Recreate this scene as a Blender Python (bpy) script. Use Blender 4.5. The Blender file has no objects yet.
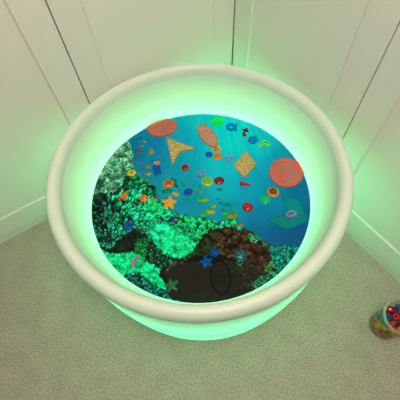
import bpy, bmesh, math, random
import numpy as np
from mathutils import Vector, Matrix

scene = bpy.context.scene
COL = scene.collection
random.seed(4)

# ------------------------------------------------------------------ camera
F, NX, NY, CAM_H = 338.0, 16.0, 199.0, 1.34          # focal length in px, where straight down falls, eye height
d = Vector((NX, NY, F)).normalized()
up = -d
yv = (Vector((0, 0, 1)) - d.z * d).normalized()
xv = yv.cross(up)
cam = bpy.data.cameras.new('camera')
cam.sensor_width = 36.0
cam.lens = F / 400.0 * 36.0
cam.clip_start = 0.01
camo = bpy.data.objects.new('camera', cam)
COL.objects.link(camo)
cols = []
for a in ((1, 0, 0), (0, -1, 0), (0, 0, -1)):          # camera x, y, z written in photo axes (x right, y down, z forward)
    a = Vector(a)
    cols.append(Vector((xv.dot(a), yv.dot(a), up.dot(a))))
m = Matrix((cols[0], cols[1], cols[2])).transposed().to_4x4()
m.translation = Vector((0, 0, CAM_H))
camo.matrix_world = m
scene.camera = camo


def at(px, py, z):
    """the point of the horizontal plane at height z seen at photo position (px, py)"""
    r = Vector(((px - 200) / F, (py - 200) / F, 1.0))
    w = Vector((xv.dot(r), yv.dot(r), up.dot(r)))
    t = (z - CAM_H) / w.z
    return Vector((w.x * t, w.y * t, z))


# ------------------------------------------------------------------ helpers
def srgb(c):
    out = []
    for v in c[:3]:
        v = v / 255.0
        out.append(v / 12.92 if v <= 0.04045 else ((v + 0.055) / 1.055) ** 2.4)
    return tuple(out) + (1.0,)


def new_mat(name):
    mt = bpy.data.materials.new(name)
    mt.use_nodes = True
    nt = mt.node_tree
    nt.nodes.clear()
    out = nt.nodes.new('ShaderNodeOutputMaterial')
    return mt, nt, out


def N(nt, kind, **kw):
    n = nt.nodes.new(kind)
    for k, v in kw.items():
        if k.startswith('_'):
            setattr(n, k[1:], v)
        else:
            n.inputs[k.replace('__', ' ')].default_value = v
    return n


def principled(name, color, rough=0.5, spec=0.4, noise=0.0, scale=40.0, bump=0.0):
    mt, nt, out = new_mat(name)
    p = N(nt, 'ShaderNodeBsdfPrincipled', Roughness=rough)
    p.inputs['Specular IOR Level'].default_value = spec
    tc = N(nt, 'ShaderNodeTexCoord')
    ns = N(nt, 'ShaderNodeTexNoise', Scale=scale, Detail=4.0)
    nt.links.new(tc.outputs['Object'], ns.inputs['Vector'])
    mx = N(nt, 'ShaderNodeMix', _data_type='RGBA')
    c = srgb(color)
    mx.inputs[6].default_value = c
    mx.inputs[7].default_value = tuple(v * (1 - noise) for v in c[:3]) + (1,)
    nt.links.new(ns.outputs['Fac'], mx.inputs[0])
    nt.links.new(mx.outputs[2], p.inputs['Base Color'])
    if bump:
        b = N(nt, 'ShaderNodeBump', Strength=bump, Distance=0.002)
        nt.links.new(ns.outputs['Fac'], b.inputs['Height'])
        nt.links.new(b.outputs[0], p.inputs['Normal'])
    nt.links.new(p.outputs[0], out.inputs[0])
    return mt


def link(name, me, mat=None, parent=None, smooth=False):
    o = bpy.data.objects.new(name, me)
    COL.objects.link(o)
    if mat is not None:
        me.materials.clear()
        me.materials.append(mat)
    if smooth:
        for p in me.polygons:
            p.use_smooth = True
    if parent is not None:
        o.parent = parent
    return o


def tag(o, label, cat, group=None):
    o['label'] = label
    o['category'] = cat
    if group:
        o['group'] = group
    return o


def empty(name, loc, label, cat, group=None):
    o = bpy.data.objects.new(name, None)
    o.empty_display_size = 0.05
    COL.objects.link(o)
    o.location = loc
    return tag(o, label, cat, group)


def lathe(name, prof, n=96, closed=False, mat=None, parent=None, smooth=True):
    vs, fs = [], []
    k = len(prof)
    for i in range(n):
        a = 2 * math.pi * i / n
        for r, z in prof:
            vs.append((r * math.cos(a), r * math.sin(a), z))
    for i in range(n):
        j = (i + 1) % n
        for q in range(k if closed else k - 1):
            q2 = (q + 1) % k
            fs.append((i * k + q, j * k + q, j * k + q2, i * k + q2))
    me = bpy.data.meshes.new(name)
    me.from_pydata(vs, [], fs)
    bm = bmesh.new(); bm.from_mesh(me)
    bmesh.ops.remove_doubles(bm, verts=bm.verts, dist=1e-6)
    bmesh.ops.recalc_face_normals(bm, faces=bm.faces)
    bm.to_mesh(me); bm.free()
    return link(name, me, mat, parent, smooth)


def spline(pts, n=8):
    """Catmull-Rom through the profile points"""
    out = []
    P = [pts[0]] + list(pts) + [pts[-1]]
    for i in range(1, len(P) - 2):
        for s in range(n):
            t = s / n
            p0, p1, p2, p3 = P[i - 1], P[i], P[i + 1], P[i + 2]
            out.append(tuple(0.5 * ((2 * p1[c]) + (-p0[c] + p2[c]) * t + (2 * p0[c] - 5 * p1[c] + 4 * p2[c] - p3[c]) * t * t
                                    + (-p0[c] + 3 * p1[c] - 3 * p2[c] + p3[c]) * t ** 3) for c in range(2)))
    out.append(tuple(pts[-1]))
    return out


def box_mesh(name, sx, sy, sz, bevel=0.0, cx=0, cy=0, cz=0):
    bm = bmesh.new()
    bmesh.ops.create_cube(bm, size=1.0)
    for v in bm.verts:
        v.co = Vector((v.co.x * sx + cx, v.co.y * sy + cy, v.co.z * sz + cz))
    if bevel:
        bmesh.ops.bevel(bm, geom=bm.edges[:], offset=bevel, segments=2, affect='EDGES', profile=0.5)
    me = bpy.data.meshes.new(name)
    bm.to_mesh(me); bm.free()
    return me


def slab(name, loops, thick, bevel=0.0008):
    """flat plate from closed 2-D outlines (the later ones may be holes), lying on z=0"""
    cu = bpy.data.curves.new(name, 'CURVE')
    cu.dimensions = '2D'
    cu.fill_mode = 'BOTH'
    cu.extrude = max(thick / 2 - bevel, 1e-5)
    cu.bevel_depth = bevel
    cu.bevel_resolution = 2
    cu.offset = -bevel
    for lp in loops:
        sp = cu.splines.new('POLY')
        sp.points.add(len(lp) - 1)
        for i, p in enumerate(lp):
            sp.points[i].co = (p[0], p[1], 0, 1)
        sp.use_cyclic_u = True
    tmp = bpy.data.objects.new('tmp', cu)
    COL.objects.link(tmp)
    dg = bpy.context.evaluated_depsgraph_get()
    me = bpy.data.meshes.new_from_object(tmp.evaluated_get(dg))
    bpy.data.objects.remove(tmp)
    me.name = name
    for v in me.vertices:
        v.co.z += thick / 2
    bm = bmesh.new(); bm.from_mesh(me)
    bmesh.ops.remove_doubles(bm, verts=bm.verts, dist=1e-6)
    bm.to_mesh(me); bm.free()
    return me


# ------------------------------------------------------------------ the room
def structure(o):
    o['kind'] = 'structure'
    return o


# carpet
mt, nt, out = new_mat('grey_carpet')
tc = N(nt, 'ShaderNodeTexCoord')
n1 = N(nt, 'ShaderNodeTexNoise', Scale=190.0, Detail=3.0, Roughness=0.7)
n2 = N(nt, 'ShaderNodeTexNoise', Scale=14.0, Detail=3.0)
for n_ in (n1, n2):
    nt.links.new(tc.outputs['Object'], n_.inputs['Vector'])
rp = N(nt, 'ShaderNodeValToRGB')
rp.color_ramp.elements[0].position = 0.32; rp.color_ramp.elements[0].color = srgb((136, 132, 118))
rp.color_ramp.elements[1].position = 0.66; rp.color_ramp.elements[1].color = srgb((202, 198, 180))
nt.links.new(n1.outputs['Fac'], rp.inputs[0])
mx = N(nt, 'ShaderNodeMix', _data_type='RGBA', _blend_type='MULTIPLY')
mx.inputs[0].default_value = 1.0
rp2 = N(nt, 'ShaderNodeValToRGB')
rp2.color_ramp.elements[0].position = 0.3; rp2.color_ramp.elements[0].color = (0.86, 0.86, 0.86, 1)
rp2.color_ramp.elements[1].position = 0.7; rp2.color_ramp.elements[1].color = (1, 1, 1, 1)
nt.links.new(n2.outputs['Fac'], rp2.inputs[0])
nt.links.new(rp.outputs[0], mx.inputs[6]); nt.links.new(rp2.outputs[0], mx.inputs[7])
p = N(nt, 'ShaderNodeBsdfPrincipled', Roughness=0.95)
p.inputs['Specular IOR Level'].default_value = 0.05
bmp = N(nt, 'ShaderNodeBump', Strength=0.5, Distance=0.004)
nt.links.new(n1.outputs['Fac'], bmp.inputs['Height'])
nt.links.new(bmp.outputs[0], p.inputs['Normal'])
nt.links.new(mx.outputs[2], p.inputs['Base Color'])
nt.links.new(p.outputs[0], out.inputs[0])
M_carpet = mt
M_paint = principled('white_paint', (226, 224, 216), rough=0.5, spec=0.3, noise=0.02, scale=6)
M_wallp = principled('wall_paint', (218, 216, 208), rough=0.8, spec=0.2, noise=0.02, scale=6)
M_dark = principled('shadow_gap_board', (60, 56, 50), rough=0.8)

# the two panelled walls; u runs along each wall, n points into the room
C_L, U_L = Vector((-0.88858, 0.63990, 0)), Vector((math.cos(math.radians(29.236)), math.sin(math.radians(29.236)), 0))
C_R, U_R = Vector((0.59911, 0.57595, 0)), Vector((math.cos(math.radians(-58.12)), math.sin(math.radians(-58.12)), 0))


def wall_frame(o, C, U, s, depth=0.0, z=0.0):
    n = Vector((U.y, -U.x, 0))                       # into the room
    mt_ = Matrix((U, -n, Vector((0, 0, 1)))).transposed().to_4x4()
    mt_.translation = C + U * s - n * depth + Vector((0, 0, z))
    o.matrix_world = mt_
    return o


fl = link('floor', box_mesh('floor', 5.4, 5.2, 0.1, cx=0, cy=-0.6, cz=-0.05), M_carpet)
structure(fl)
WH, SK, LEAF = 2.5, 0.045, 0.022
# local frame of a wall piece: x along the wall, y into the wall, z up
for side, C, U, s0, s1 in (('left', C_L, U_L, -2.0, 1.2308), ('right', C_R, U_R, -0.7832, 2.3)):
    w = link('wall_' + side, box_mesh('wall', s1 - s0, 0.1, WH, cx=(s1 - s0) / 2, cy=0.05, cz=WH / 2), M_wallp)
    wall_frame(w, C, U, s0, depth=0.034 if side == 'left' else 0.034)
    structure(w)
    b = link('baseboard_' + side, box_mesh('baseboard', s1 - s0 - 0.03, 0.03, SK, bevel=0.002, cx=(s1 - s0) / 2, cy=0.015, cz=SK / 2), M_paint)
    wall_frame(b, C, U, s0, depth=0.007)
    structure(b)


def door_leaf(num, C, U, s0, s1, stile=0.085, rail=0.10, top=2.10):
    w = s1 - s0
    h = top - SK - 0.004
    bm = bmesh.new()
    # front face outline with a recessed panel and a rounded moulding, as nested rings (x, z, depth)
    rings = [(0, 0, LEAF), (0, 0, 0.0015), (0.0015, 0.0015, 0.0),
             (stile, rail, 0.0), (stile + 0.0015, rail + 0.0015, -0.002), (stile + 0.004, rail + 0.004, -0.0025),
             (stile + 0.0075, rail + 0.0075, 0.0), (stile + 0.010, rail + 0.010, 0.003), (stile + 0.013, rail + 0.013, 0.0035)]
    prev = None
    for ix, iz, dy in rings:
        vs = [bm.verts.new((x, dy, z)) for x, z in ((ix, iz), (w - ix, iz), (w - ix, h - iz), (ix, h - iz))]
        if prev:
            for i in range(4):
                bm.faces.new((prev[i], prev[(i + 1) % 4], vs[(i + 1) % 4], vs[i]))
        prev = vs
    bm.faces.new(prev)
    bmesh.ops.recalc_face_normals(bm, faces=bm.faces)
    me = bpy.data.meshes.new('door')
    bm.to_mesh(me); bm.free()
    o = link('door_%d' % num, me, M_paint)
    wall_frame(o, C, U, s0, z=SK + 0.004)
    structure(o)
    return o


GAP = 0.0016
door_leaf(1, C_L, U_L, -0.42, 0.601 - GAP)
door_leaf(2, C_L, U_L, 0.601 + GAP, 1.229)
door_leaf(3, C_R, U_R, -0.781, -0.184 - GAP)
door_leaf(4, C_R, U_R, -0.184 + GAP, 0.95)
for side, C, U, s in (('left', C_L, U_L, 0.601), ('right', C_R, U_R, -0.184)):
    t = link('gap_shade_1' if side == 'left' else 'gap_shade_2', box_mesh('gap', 0.05, 0.006, 2.04, cz=1.07, cy=0.003), M_dark)  # strip added behind the leaves, its dark colour gives the gap's shade
    wall_frame(t, C, U, s, depth=LEAF + 0.002)
    structure(t)

# ------------------------------------------------------------------ the glowing tub
TC = Vector((0.001, 0.607, 0))
ZP = 0.356                                            # height of the picture panel


def plastic(name, trans, color=(236, 232, 222)):
    mt, nt, out = new_mat(name)
    di = N(nt, 'ShaderNodeBsdfDiffuse', Color=srgb(color))
    tr = N(nt, 'ShaderNodeBsdfTranslucent', Color=(0.92, 0.95, 0.9, 1))
    gl = N(nt, 'ShaderNodeBsdfGlossy', Roughness=0.35)
    ns = N(nt, 'ShaderNodeTexNoise', Scale=9.0, Detail=2.0)
    tc = N(nt, 'ShaderNodeTexCoord')
    nt.links.new(tc.outputs['Object'], ns.inputs['Vector'])
    mr = N(nt, 'ShaderNodeMapRange')
    mr.inputs[3].default_value = trans * 0.96; mr.inputs[4].default_value = trans * 1.04
    nt.links.new(ns.outputs['Fac'], mr.inputs[0])
    m1 = N(nt, 'ShaderNodeMixShader')
    nt.links.new(mr.outputs[0], m1.inputs[0])
    nt.links.new(di.outputs[0], m1.inputs[1]); nt.links.new(tr.outputs[0], m1.inputs[2])
    m2 = N(nt, 'ShaderNodeMixShader', Fac=0.03)
    nt.links.new(m1.outputs[0], m2.inputs[1]); nt.links.new(gl.outputs[0], m2.inputs[2])
    nt.links.new(m2.outputs[0], out.inputs[0])
    return mt


M_wallpl = plastic('frosted_plastic', 0.36)
M_rim = plastic('thick_white_plastic', 0.11, (216, 213, 208))
M_led, nt, out = new_mat('green_led_strip')
e = N(nt, 'ShaderNodeEmission', Color=(0.12, 1.0, 0.44, 1), Strength=25.0)
nt.links.new(e.outputs[0], out.inputs[0])

tub = empty('sensory_tub', TC, 'big round white plastic tub glowing green around an underwater picture', 'light-up tub')
lathe('inner_wall', spline([(0.3685, ZP - 0.006), (0.3695, ZP + 0.002), (0.377, 0.378), (0.392, 0.43), (0.404, 0.48), (0.408, 0.508)]), 160, mat=M_wallpl, parent=tub)
lathe('rim', spline([(0.408, 0.508), (0.412, 0.526), (0.419, 0.537), (0.428, 0.542), (0.438, 0.540), (0.4465, 0.531),
                     (0.4505, 0.518), (0.4505, 0.505), (0.449, 0.490), (0.4465, 0.476)]), 160, mat=M_rim, parent=tub)
lathe('outer_wall', spline([(0.4465, 0.476), (0.4448, 0.46), (0.4460, 0.40), (0.4450, 0.30), (0.440, 0.20), (0.430, 0.09), (0.423, 0.03), (0.418, 0.010), (0.405, 0.001), (0.38, 0.0)]), 160, mat=M_wallpl, parent=tub)
for z, r in ((0.335, 0.398), (0.16, 0.395)):
    lathe('light_strip', [(r + 0.006 * math.cos(a), z + 0.006 * math.sin(a)) for a in [i * math.pi / 4 for i in range(8)]], 96, closed=True, mat=M_led, parent=tub)


# ---- the picture printed on the panel, painted on a fine grid of points (photo of a coral reef)
SS = 4
X0, Y0, X1, Y1 = 86, 108, 316, 310
W, Hh = (X1 - X0) * SS, (Y1 - Y0) * SS
rng = np.random.default_rng(11)
gx, gy = np.meshgrid(np.arange(W) / SS + X0, np.arange(Hh) / SS + Y0)


def vnoise(x, y, seed):
    r = np.random.default_rng(seed).random((256, 256))
    xi = np.floor(x).astype(int); yi = np.floor(y).astype(int)
    fx = x - xi; fy = y - yi
    fx = fx * fx * (3 - 2 * fx); fy = fy * fy * (3 - 2 * fy)
    a = r[yi % 256, xi % 256]; b = r[yi % 256, (xi + 1) % 256]
    c = r[(yi + 1) % 256, xi % 256]; e_ = r[(yi + 1) % 256, (xi + 1) % 256]
    return (a * (1 - fx) + b * fx) * (1 - fy) + (c * (1 - fx) + e_ * fx) * fy


def fbm(x, y, seed, o=4):
    s = 0; a = 0.5; t = 0
    for i in range(o):
        s = s + a * vnoise(x * 2 ** i, y * 2 ** i, seed + i); t += a; a *= 0.55
    return s / t


img = np.zeros((Hh, W, 3))


def inpoly(poly, wob=1.5, sc=0.35, seed=1, soft=0.0):
    x = gx + (fbm(gx * sc, gy * sc, seed) - 0.5) * 2 * wob
    y = gy + (fbm(gx * sc + 50, gy * sc, seed + 9) - 0.5) * 2 * wob
    ins = np.zeros(gx.shape, bool)
    n = len(poly)
    for i in range(n):
        (xa, ya), (xb, yb) = poly[i], poly[(i + 1) % n]
        c = ((ya > y) != (yb > y)) & (x < (xb - xa) * (y - ya) / ((yb - ya) or 1e-9) + xa)
        ins ^= c
    return ins


def smooth(t):
    t = np.clip(t, 0, 1)
    return t * t * (3 - 2 * t)


# open water: measured at a few places and blended between them
KEY = [((232, 122), (0, 212, 196)), ((200, 118), (0, 192, 184)), ((262, 142), (0, 192, 184)), ((230, 140), (0, 206, 194)), ((225, 172), (0, 187, 189)), ((180, 135), (0, 160, 176)),
       ((150, 140), (0, 122, 156)), ((130, 150), (0, 106, 142)), ((150, 170), (0, 128, 150)), ((175, 180), (0, 150, 160)), ((190, 205), (0, 138, 156)),
       ((225, 190), (0, 172, 180)), ((250, 190), (0, 158, 176)), ((230, 210), (0, 140, 160)), ((262, 215), (0, 122, 152)), ((270, 200), (0, 132, 160)), ((300, 165), (0, 122, 156)),
       ((300, 190), (0, 107, 140)), ((305, 230), (0, 84, 126)), ((275, 235), (0, 92, 132)), ((260, 235), (0, 100, 134)), ((285, 240), (0, 83, 120)), ((280, 160), (0, 152, 172))]
ws = 0
for (kx, ky), kc in KEY:
    wgt = 1.0 / (((gx - kx) ** 2 + (gy - ky) ** 2) / 200.0 + 0.6) ** 2
    img += wgt[..., None] * np.array(kc, float)
    ws = ws + wgt
img /= ws[..., None]
ang = np.arctan2(gx - 215, gy - 60)
rays = vnoise(ang * 34, ang * 0, 77) * 0.6 + vnoise(ang * 75, ang * 0, 78) * 0.4
img *= (1 + (rays[..., None] - 0.5) * 0.16 * np.exp(-(((gx - 235) / 60) ** 2 + ((gy - 120) / 70) ** 2))[..., None])


def fill(mask, lo, hi, sc, seed, contrast=1.6):
    t = np.clip((fbm(gx * sc, gy * sc, seed) - 0.5) * contrast + 0.5, 0, 1)[..., None]
    c = np.array(lo, float) * (1 - t) + np.array(hi, float) * t
    img[mask] = c[mask]


def splat(cx, cy, rx, ry, ang, col, tip=None, edge=0.55, alpha=1.0):
    """one rounded coral lobe or fish: lighter to its upper side, darker at the edge"""
    R = max(rx, ry) * 1.15
    i0 = max(int((cx - R - X0) * SS), 0); i1 = min(int((cx + R - X0) * SS) + 1, W)
    j0 = max(int((cy - R - Y0) * SS), 0); j1 = min(int((cy + R - Y0) * SS) + 1, Hh)
    if i0 >= i1 or j0 >= j1:
        return
    x = gx[j0:j1, i0:i1] - cx; y = gy[j0:j1, i0:i1] - cy
    ca, sa = math.cos(ang), math.sin(ang)
    u = (x * ca + y * sa) / rx; v = (-x * sa + y * ca) / ry
    r = np.sqrt(u * u + v * v)
    a = np.clip((1 - r) * min(rx, ry) * 2.5, 0, 1) * alpha
    sh = np.clip(1 - r ** 2, 0, 1)
    k = edge + (1 - edge) * sh
    k = k[..., None]
    c = np.array(col, float) * k
    if tip is not None:
        t = np.clip((u - 0.0) * 1.2, 0, 1)[..., None] * sh[..., None]
        c = c * (1 - t) + np.array(tip, float) * t
    blk = img[j0:j1, i0:i1]
    img[j0:j1, i0:i1] = blk * (1 - a[..., None]) + c * a[..., None]


def jit(c, j=0.18):
    k = 1 + (rng.random() - 0.5) * 2 * j
    return tuple(min(255, v * k * (1 + (rng.random() - 0.5) * j * 0.6)) for v in c)


def rand_in(mask):
    j, i = np.nonzero(mask)
    q = rng.integers(len(j))
    return gx[j[q], i[q]], gy[j[q], i[q]]


def cover(mask, n, size, cols_, tip=None, ang=None, aspect=1.0, edge=0.45, sortkey=None, spread=0.5):
    j, i = np.nonzero(mask)
    q = rng.integers(0, len(j), n)
    pts = sorted(zip(gx[j[q], i[q]], gy[j[q], i[q]]), key=sortkey or (lambda p: p[1]))
    for x, y in pts:
        c = cols_[rng.integers(len(cols_))]
        s = size * (0.6 + 0.8 * rng.random())
        a = (ang(x, y) if ang else rng.random() * 6.28) + (rng.random() - 0.5) * spread
        splat(x, y, s * aspect, s, a, jit(c), jit(tip, 0.12) if tip else None, edge)


def clumps(mask, sp, seed, lo, hi, asp=1.0, up_=0.35, gap=1.0):
    """rounded lobes: every pixel is shaded by its place on the nearest lobe"""
    r = np.random.default_rng(seed)
    best = np.full(gx.shape, 9.0); dyb = np.zeros(gx.shape)
    j, i = np.nonzero(mask)
    xa, xb, ya, yb = gx[0, i.min()], gx[0, i.max()], gy[j.min(), 0], gy[j.max(), 0]
    y = ya - sp
    while y < yb + sp:
        x = xa - sp
        while x < xb + sp:
            cx = x + (r.random() - 0.5) * sp * 0.9; cy = y + (r.random() - 0.5) * sp * 0.9
            k = sp * (0.62 + 0.3 * r.random()) * gap
            i0 = max(int((cx - k * 1.8 - X0) * SS), 0); i1 = min(int((cx + k * 1.8 - X0) * SS), W)
            j0 = max(int((cy - k * 1.8 - Y0) * SS), 0); j1 = min(int((cy + k * 1.8 - Y0) * SS), Hh)
            if i0 < i1 and j0 < j1:
                dx = (gx[j0:j1, i0:i1] - cx) / (k * asp); dy = (gy[j0:j1, i0:i1] - cy) / k
                dd = np.sqrt(dx * dx + dy * dy)
                b = best[j0:j1, i0:i1]; m_ = dd < b
                b[m_] = dd[m_]
                dyb[j0:j1, i0:i1][m_] = dy[m_]
            x += sp * asp
        y += sp
    t = smooth(1.25 - best) * (1 - up_ * np.clip(dyb, -1, 1))
    f = lo + (hi - lo) * np.clip(t, 0, 1.3)
    img[mask] *= f[mask][:, None]


# --- far ridge of bushy green coral behind the brown one
ridge = inpoly([(155, 208), (166, 211), (176, 213), (186, 216), (196, 218), (205, 217), (214, 222), (224, 221), (236, 219), (240, 226), (252, 232), (262, 240), (262, 262), (160, 262)], 2.2, 0.5, 3)
fill(ridge, (0, 70, 52), (0, 150, 96), 0.5, 21)
cover(ridge & (gy < 242), 520, 1.5, [(0, 170, 104), (0, 140, 90), (12, 200, 120), (30, 190, 100), (0, 95, 75)], tip=(40, 226, 140), ang=lambda x, y: -1.57 + (x - 200) * 0.02, aspect=1.8, edge=0.3, spread=1.2)
clumps(ridge & (gy < 246), 4.6, 101, 0.45, 1.35, up_=0.5)
# --- small dark green dome on the left, by the yellow flower
dome = inpoly([(130, 172), (138, 176), (148, 181), (156, 187), (158, 198), (166, 208), (160, 224), (126, 220), (116, 196), (122, 178)], 1.6, 0.5, 5)
fill(dome, (0, 50, 42), (0, 120, 84), 0.6, 25)
cover(dome, 420, 1.1, [(0, 130, 88), (0, 96, 70), (14, 168, 108), (0, 66, 54), (70, 130, 60)], edge=0.35)
clumps(dome, 5.0, 102, 0.35, 1.5, up_=0.5)
# --- pale grey-green soft coral, upper left
soft = inpoly([(127, 137), (131, 146), (133, 158), (133, 168), (127, 174), (122, 182), (120, 194), (112, 204), (90, 206), (86, 190), (94, 172), (104, 158), (116, 144)], 1.5, 0.4, 7)
fill(soft, (50, 104, 80), (116, 184, 142), 0.45, 31, 2.0)
for ccx, ccy, cr in [(124, 145, 6), (118, 152, 6), (128, 156, 5.5), (112, 160, 7), (122, 163, 7), (129, 168, 4.5), (106, 169, 6), (115, 172, 7), (101, 176, 5), (108, 184, 7), (118, 184, 5), (98, 190, 6), (108, 195, 6)]:
    splat(ccx, ccy + 1.6, cr * 1.1, cr * 0.95, 0, (34, 70, 56), edge=0.8, alpha=0.8)
    for q in range(int(cr * cr * 1.7)):
        rr = cr * math.sqrt(rng.random()); aa = rng.random() * 6.28
        x, y = ccx + rr * math.cos(aa), ccy + rr * math.sin(aa) * 0.85
        lit = 0.62 + 0.45 * (0.5 - (y - ccy) / cr / 1.7)
        splat(x, y, 0.95, 0.8, 0, jit(tuple(v * lit for v in (146, 214, 170)), 0.16), edge=0.6)
clumps(soft, 7.0, 103, 0.62, 1.22, up_=0.4)
cover(inpoly([(100, 178), (106, 180), (104, 187), (97, 190), (95, 184)], 1, 0.5, 8), 40, 1.2, [(20, 50, 42), (34, 74, 56)], edge=0.7)
cover(inpoly([(124, 176), (128, 176), (127, 186), (122, 188)], 1, 0.5, 8), 30, 1.2, [(0, 60, 50), (8, 86, 66)], edge=0.7)
# --- large finger coral: dark mound with teal fingers radiating from its heart
base_ = inpoly([(86, 196), (104, 192), (124, 190), (142, 192), (160, 200), (172, 214), (168, 240), (150, 262), (128, 262), (104, 258), (88, 232)], 2, 0.4, 9)
fill(base_, (20, 24, 20), (34, 62, 46), 0.35, 35, 2.0)
HX, HY = 110, 240


def fing(x, y):
    return math.atan2(y - HY, x - HX)


fl1 = base_ & (gy + (gx - 112) * 0.16 < 240 + 7 * np.sin(gx * 0.13)) & (gy > 188)
cover(fl1, 300, 1.3, [(8, 84, 60), (6, 104, 74), (14, 60, 46)], ang=fing, aspect=2.2, edge=0.1, spread=0.6)
far_first = lambda p: -((p[0] - HX) ** 2 + (p[1] - HY) ** 2)
cover(fl1 & (gx > 108) & (gy < 236), 250, 1.45, [(6, 132, 92), (10, 156, 108), (8, 104, 76)], tip=(84, 222, 172), ang=fing, aspect=2.0, edge=0.05, sortkey=far_first, spread=0.5)
cover(fl1 & (gx > 132) & (gy < 220), 70, 1.7, [(4, 176, 122), (10, 196, 134)], tip=(90, 240, 188), ang=fing, aspect=2.2, edge=0.1, sortkey=far_first, spread=0.4)
cover(fl1 & (gx <= 122) & (gy > 200), 120, 1.5, [(20, 120, 88), (16, 96, 84)], tip=(100, 206, 164), ang=fing, aspect=1.3, edge=0.05, sortkey=far_first)
clumps(fl1, 8.0, 104, 0.6, 1.12, up_=0.25)
dkl = inpoly([(92, 206), (100, 204), (104, 214), (110, 226), (108, 240), (98, 236), (92, 222)], 1.5, 0.4, 23)
img[dkl] *= 0.6
cover(dkl, 30, 1.3, [(24, 110, 96)], tip=(90, 200, 170), ang=fing, aspect=1.2, edge=0.2)
cover(fl1 & (gy > 222) & (gx > 104), 50, 1.6, [(30, 130, 100)], tip=(130, 224, 186), ang=fing, aspect=1.3, edge=0.1)
# green cushion in front of it
cush = inpoly([(138, 240), (146, 238), (152, 244), (148, 256), (140, 262), (134, 254)], 1.5, 0.5, 13)
cover(cush, 160, 1.3, [(6, 140, 70), (10, 170, 80), (0, 100, 60)], tip=(40, 206, 110), edge=0.3)
# --- bright green leafy coral, middle
mid = inpoly([(146, 222), (156, 220), (164, 222), (174, 226), (184, 232), (192, 238), (196, 246), (193, 256), (180, 260), (170, 262), (168, 270), (152, 270), (146, 258), (148, 240)], 2.0, 0.4, 14)
fill(mid, (14, 30, 24), (20, 70, 48), 0.5, 39, 1.8)
ex, ey = gx - 173, gy - 241
top = mid & ((((ex * 0.86 + ey * 0.51) / 25) ** 2 + ((-ex * 0.51 + ey * 0.86) / 13) ** 2) < 0.75 + 0.6 * fbm(gx * 0.2, gy * 0.2, 61))
patch = (((gx - 153) / 9) ** 2 + ((gy - 208) / 7) ** 2) < 0.5 + fbm(gx * 0.3, gy * 0.3, 62)
cover(patch, 150, 1.4, [(0, 196, 110), (0, 170, 100), (10, 220, 140)], tip=(60, 246, 170), edge=0.5, aspect=1.4)
clumps(patch, 4.5, 109, 0.6, 1.2)
cover(top, 620, 1.7, [(0, 206, 134), (0, 190, 120), (10, 226, 150), (0, 160, 104)], tip=(70, 250, 186), edge=0.6, aspect=1.4)
clumps(top, 7.5, 105, 0.62, 1.28, up_=0.4, gap=1.15)
cover(mid & ~top, 150, 0.9, [(10, 120, 84), (40, 160, 120), (90, 190, 150), (14, 70, 50)], edge=0.5)
cover(mid & ~top & (gy < 240), 120, 1.2, [(4, 140, 96), (10, 110, 80), (20, 170, 120)], tip=(50, 210, 150), edge=0.4)
# --- bottom left bright coral carpet
bl = inpoly([(98, 246), (104, 252), (116, 254), (128, 252), (140, 256), (148, 262), (160, 270), (168, 280), (166, 290), (172, 302), (150, 306), (120, 296), (92, 268)], 1.8, 0.4, 15)
fill(bl, (0, 110, 72), (0, 190, 120), 0.4, 43, 1.6)
cover(bl, 700, 1.35, [(0, 214, 134), (0, 190, 116), (6, 230, 156), (0, 160, 100)], tip=(50, 246, 176), edge=0.6, aspect=1.3)
clumps(bl, 6.0, 106, 0.7, 1.2, up_=0.35, gap=1.1)
lowd = inpoly([(122, 276), (134, 272), (144, 276), (152, 284), (162, 288), (170, 296), (160, 304), (140, 298), (126, 288)], 2.0, 0.5, 16)
img[lowd] *= 0.4
cover(lowd, 230, 1.2, [(14, 40, 36), (0, 80, 70), (20, 150, 150), (30, 190, 190), (0, 120, 90)], tip=(60, 206, 196), edge=0.4, aspect=1.5)
# --- the big brown coral, dark inside and below
brown = inpoly([(158, 274), (164, 268), (172, 264), (182, 258), (192, 252), (198, 244), (203, 234), (210, 230), (220, 229), (230, 227), (240, 232), (248, 230), (256, 238), (266, 242), (272, 250), (274, 262),
                (284, 268), (280, 282), (262, 296), (230, 304), (190, 304), (168, 298), (166, 284)], 2.2, 0.45, 17)
fill(brown, (28, 28, 22), (38, 36, 25), 0.3, 47, 1.2)
crust = brown & ((gy - 226) + np.abs(gx - 226) * 0.16 - np.where(gx > 226, (gx - 226) * 0.62, (gx - 226) * -0.02) < 25 + 5 * fbm(gx * 0.12, gy * 0.12, 51))
cover(crust, 900, 1.5, [(96, 74, 40), (108, 80, 46), (76, 64, 32), (58, 54, 28), (92, 92, 46)], tip=(134, 108, 68), edge=0.4, aspect=1.5)
cover(crust & (gx > 250), 200, 1.3, [(104, 72, 40), (90, 64, 34), (60, 50, 26)], tip=(128, 92, 54), edge=0.3, aspect=1.7)
clumps(crust, 6.0, 107, 0.45, 1.25, up_=0.45)
img[crust] *= np.array([0.86, 0.76, 0.74])
bord = brown & ~crust
edge_band = inpoly([(164, 272), (182, 262), (196, 254), (206, 256), (216, 252), (232, 254), (234, 250), (200, 246), (176, 260)], 1.5, 0.5, 18)
cover(edge_band & brown, 120, 0.9, [(70, 96, 34), (60, 74, 34), (96, 92, 46)], edge=0.4, aspect=2.0)
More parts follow.
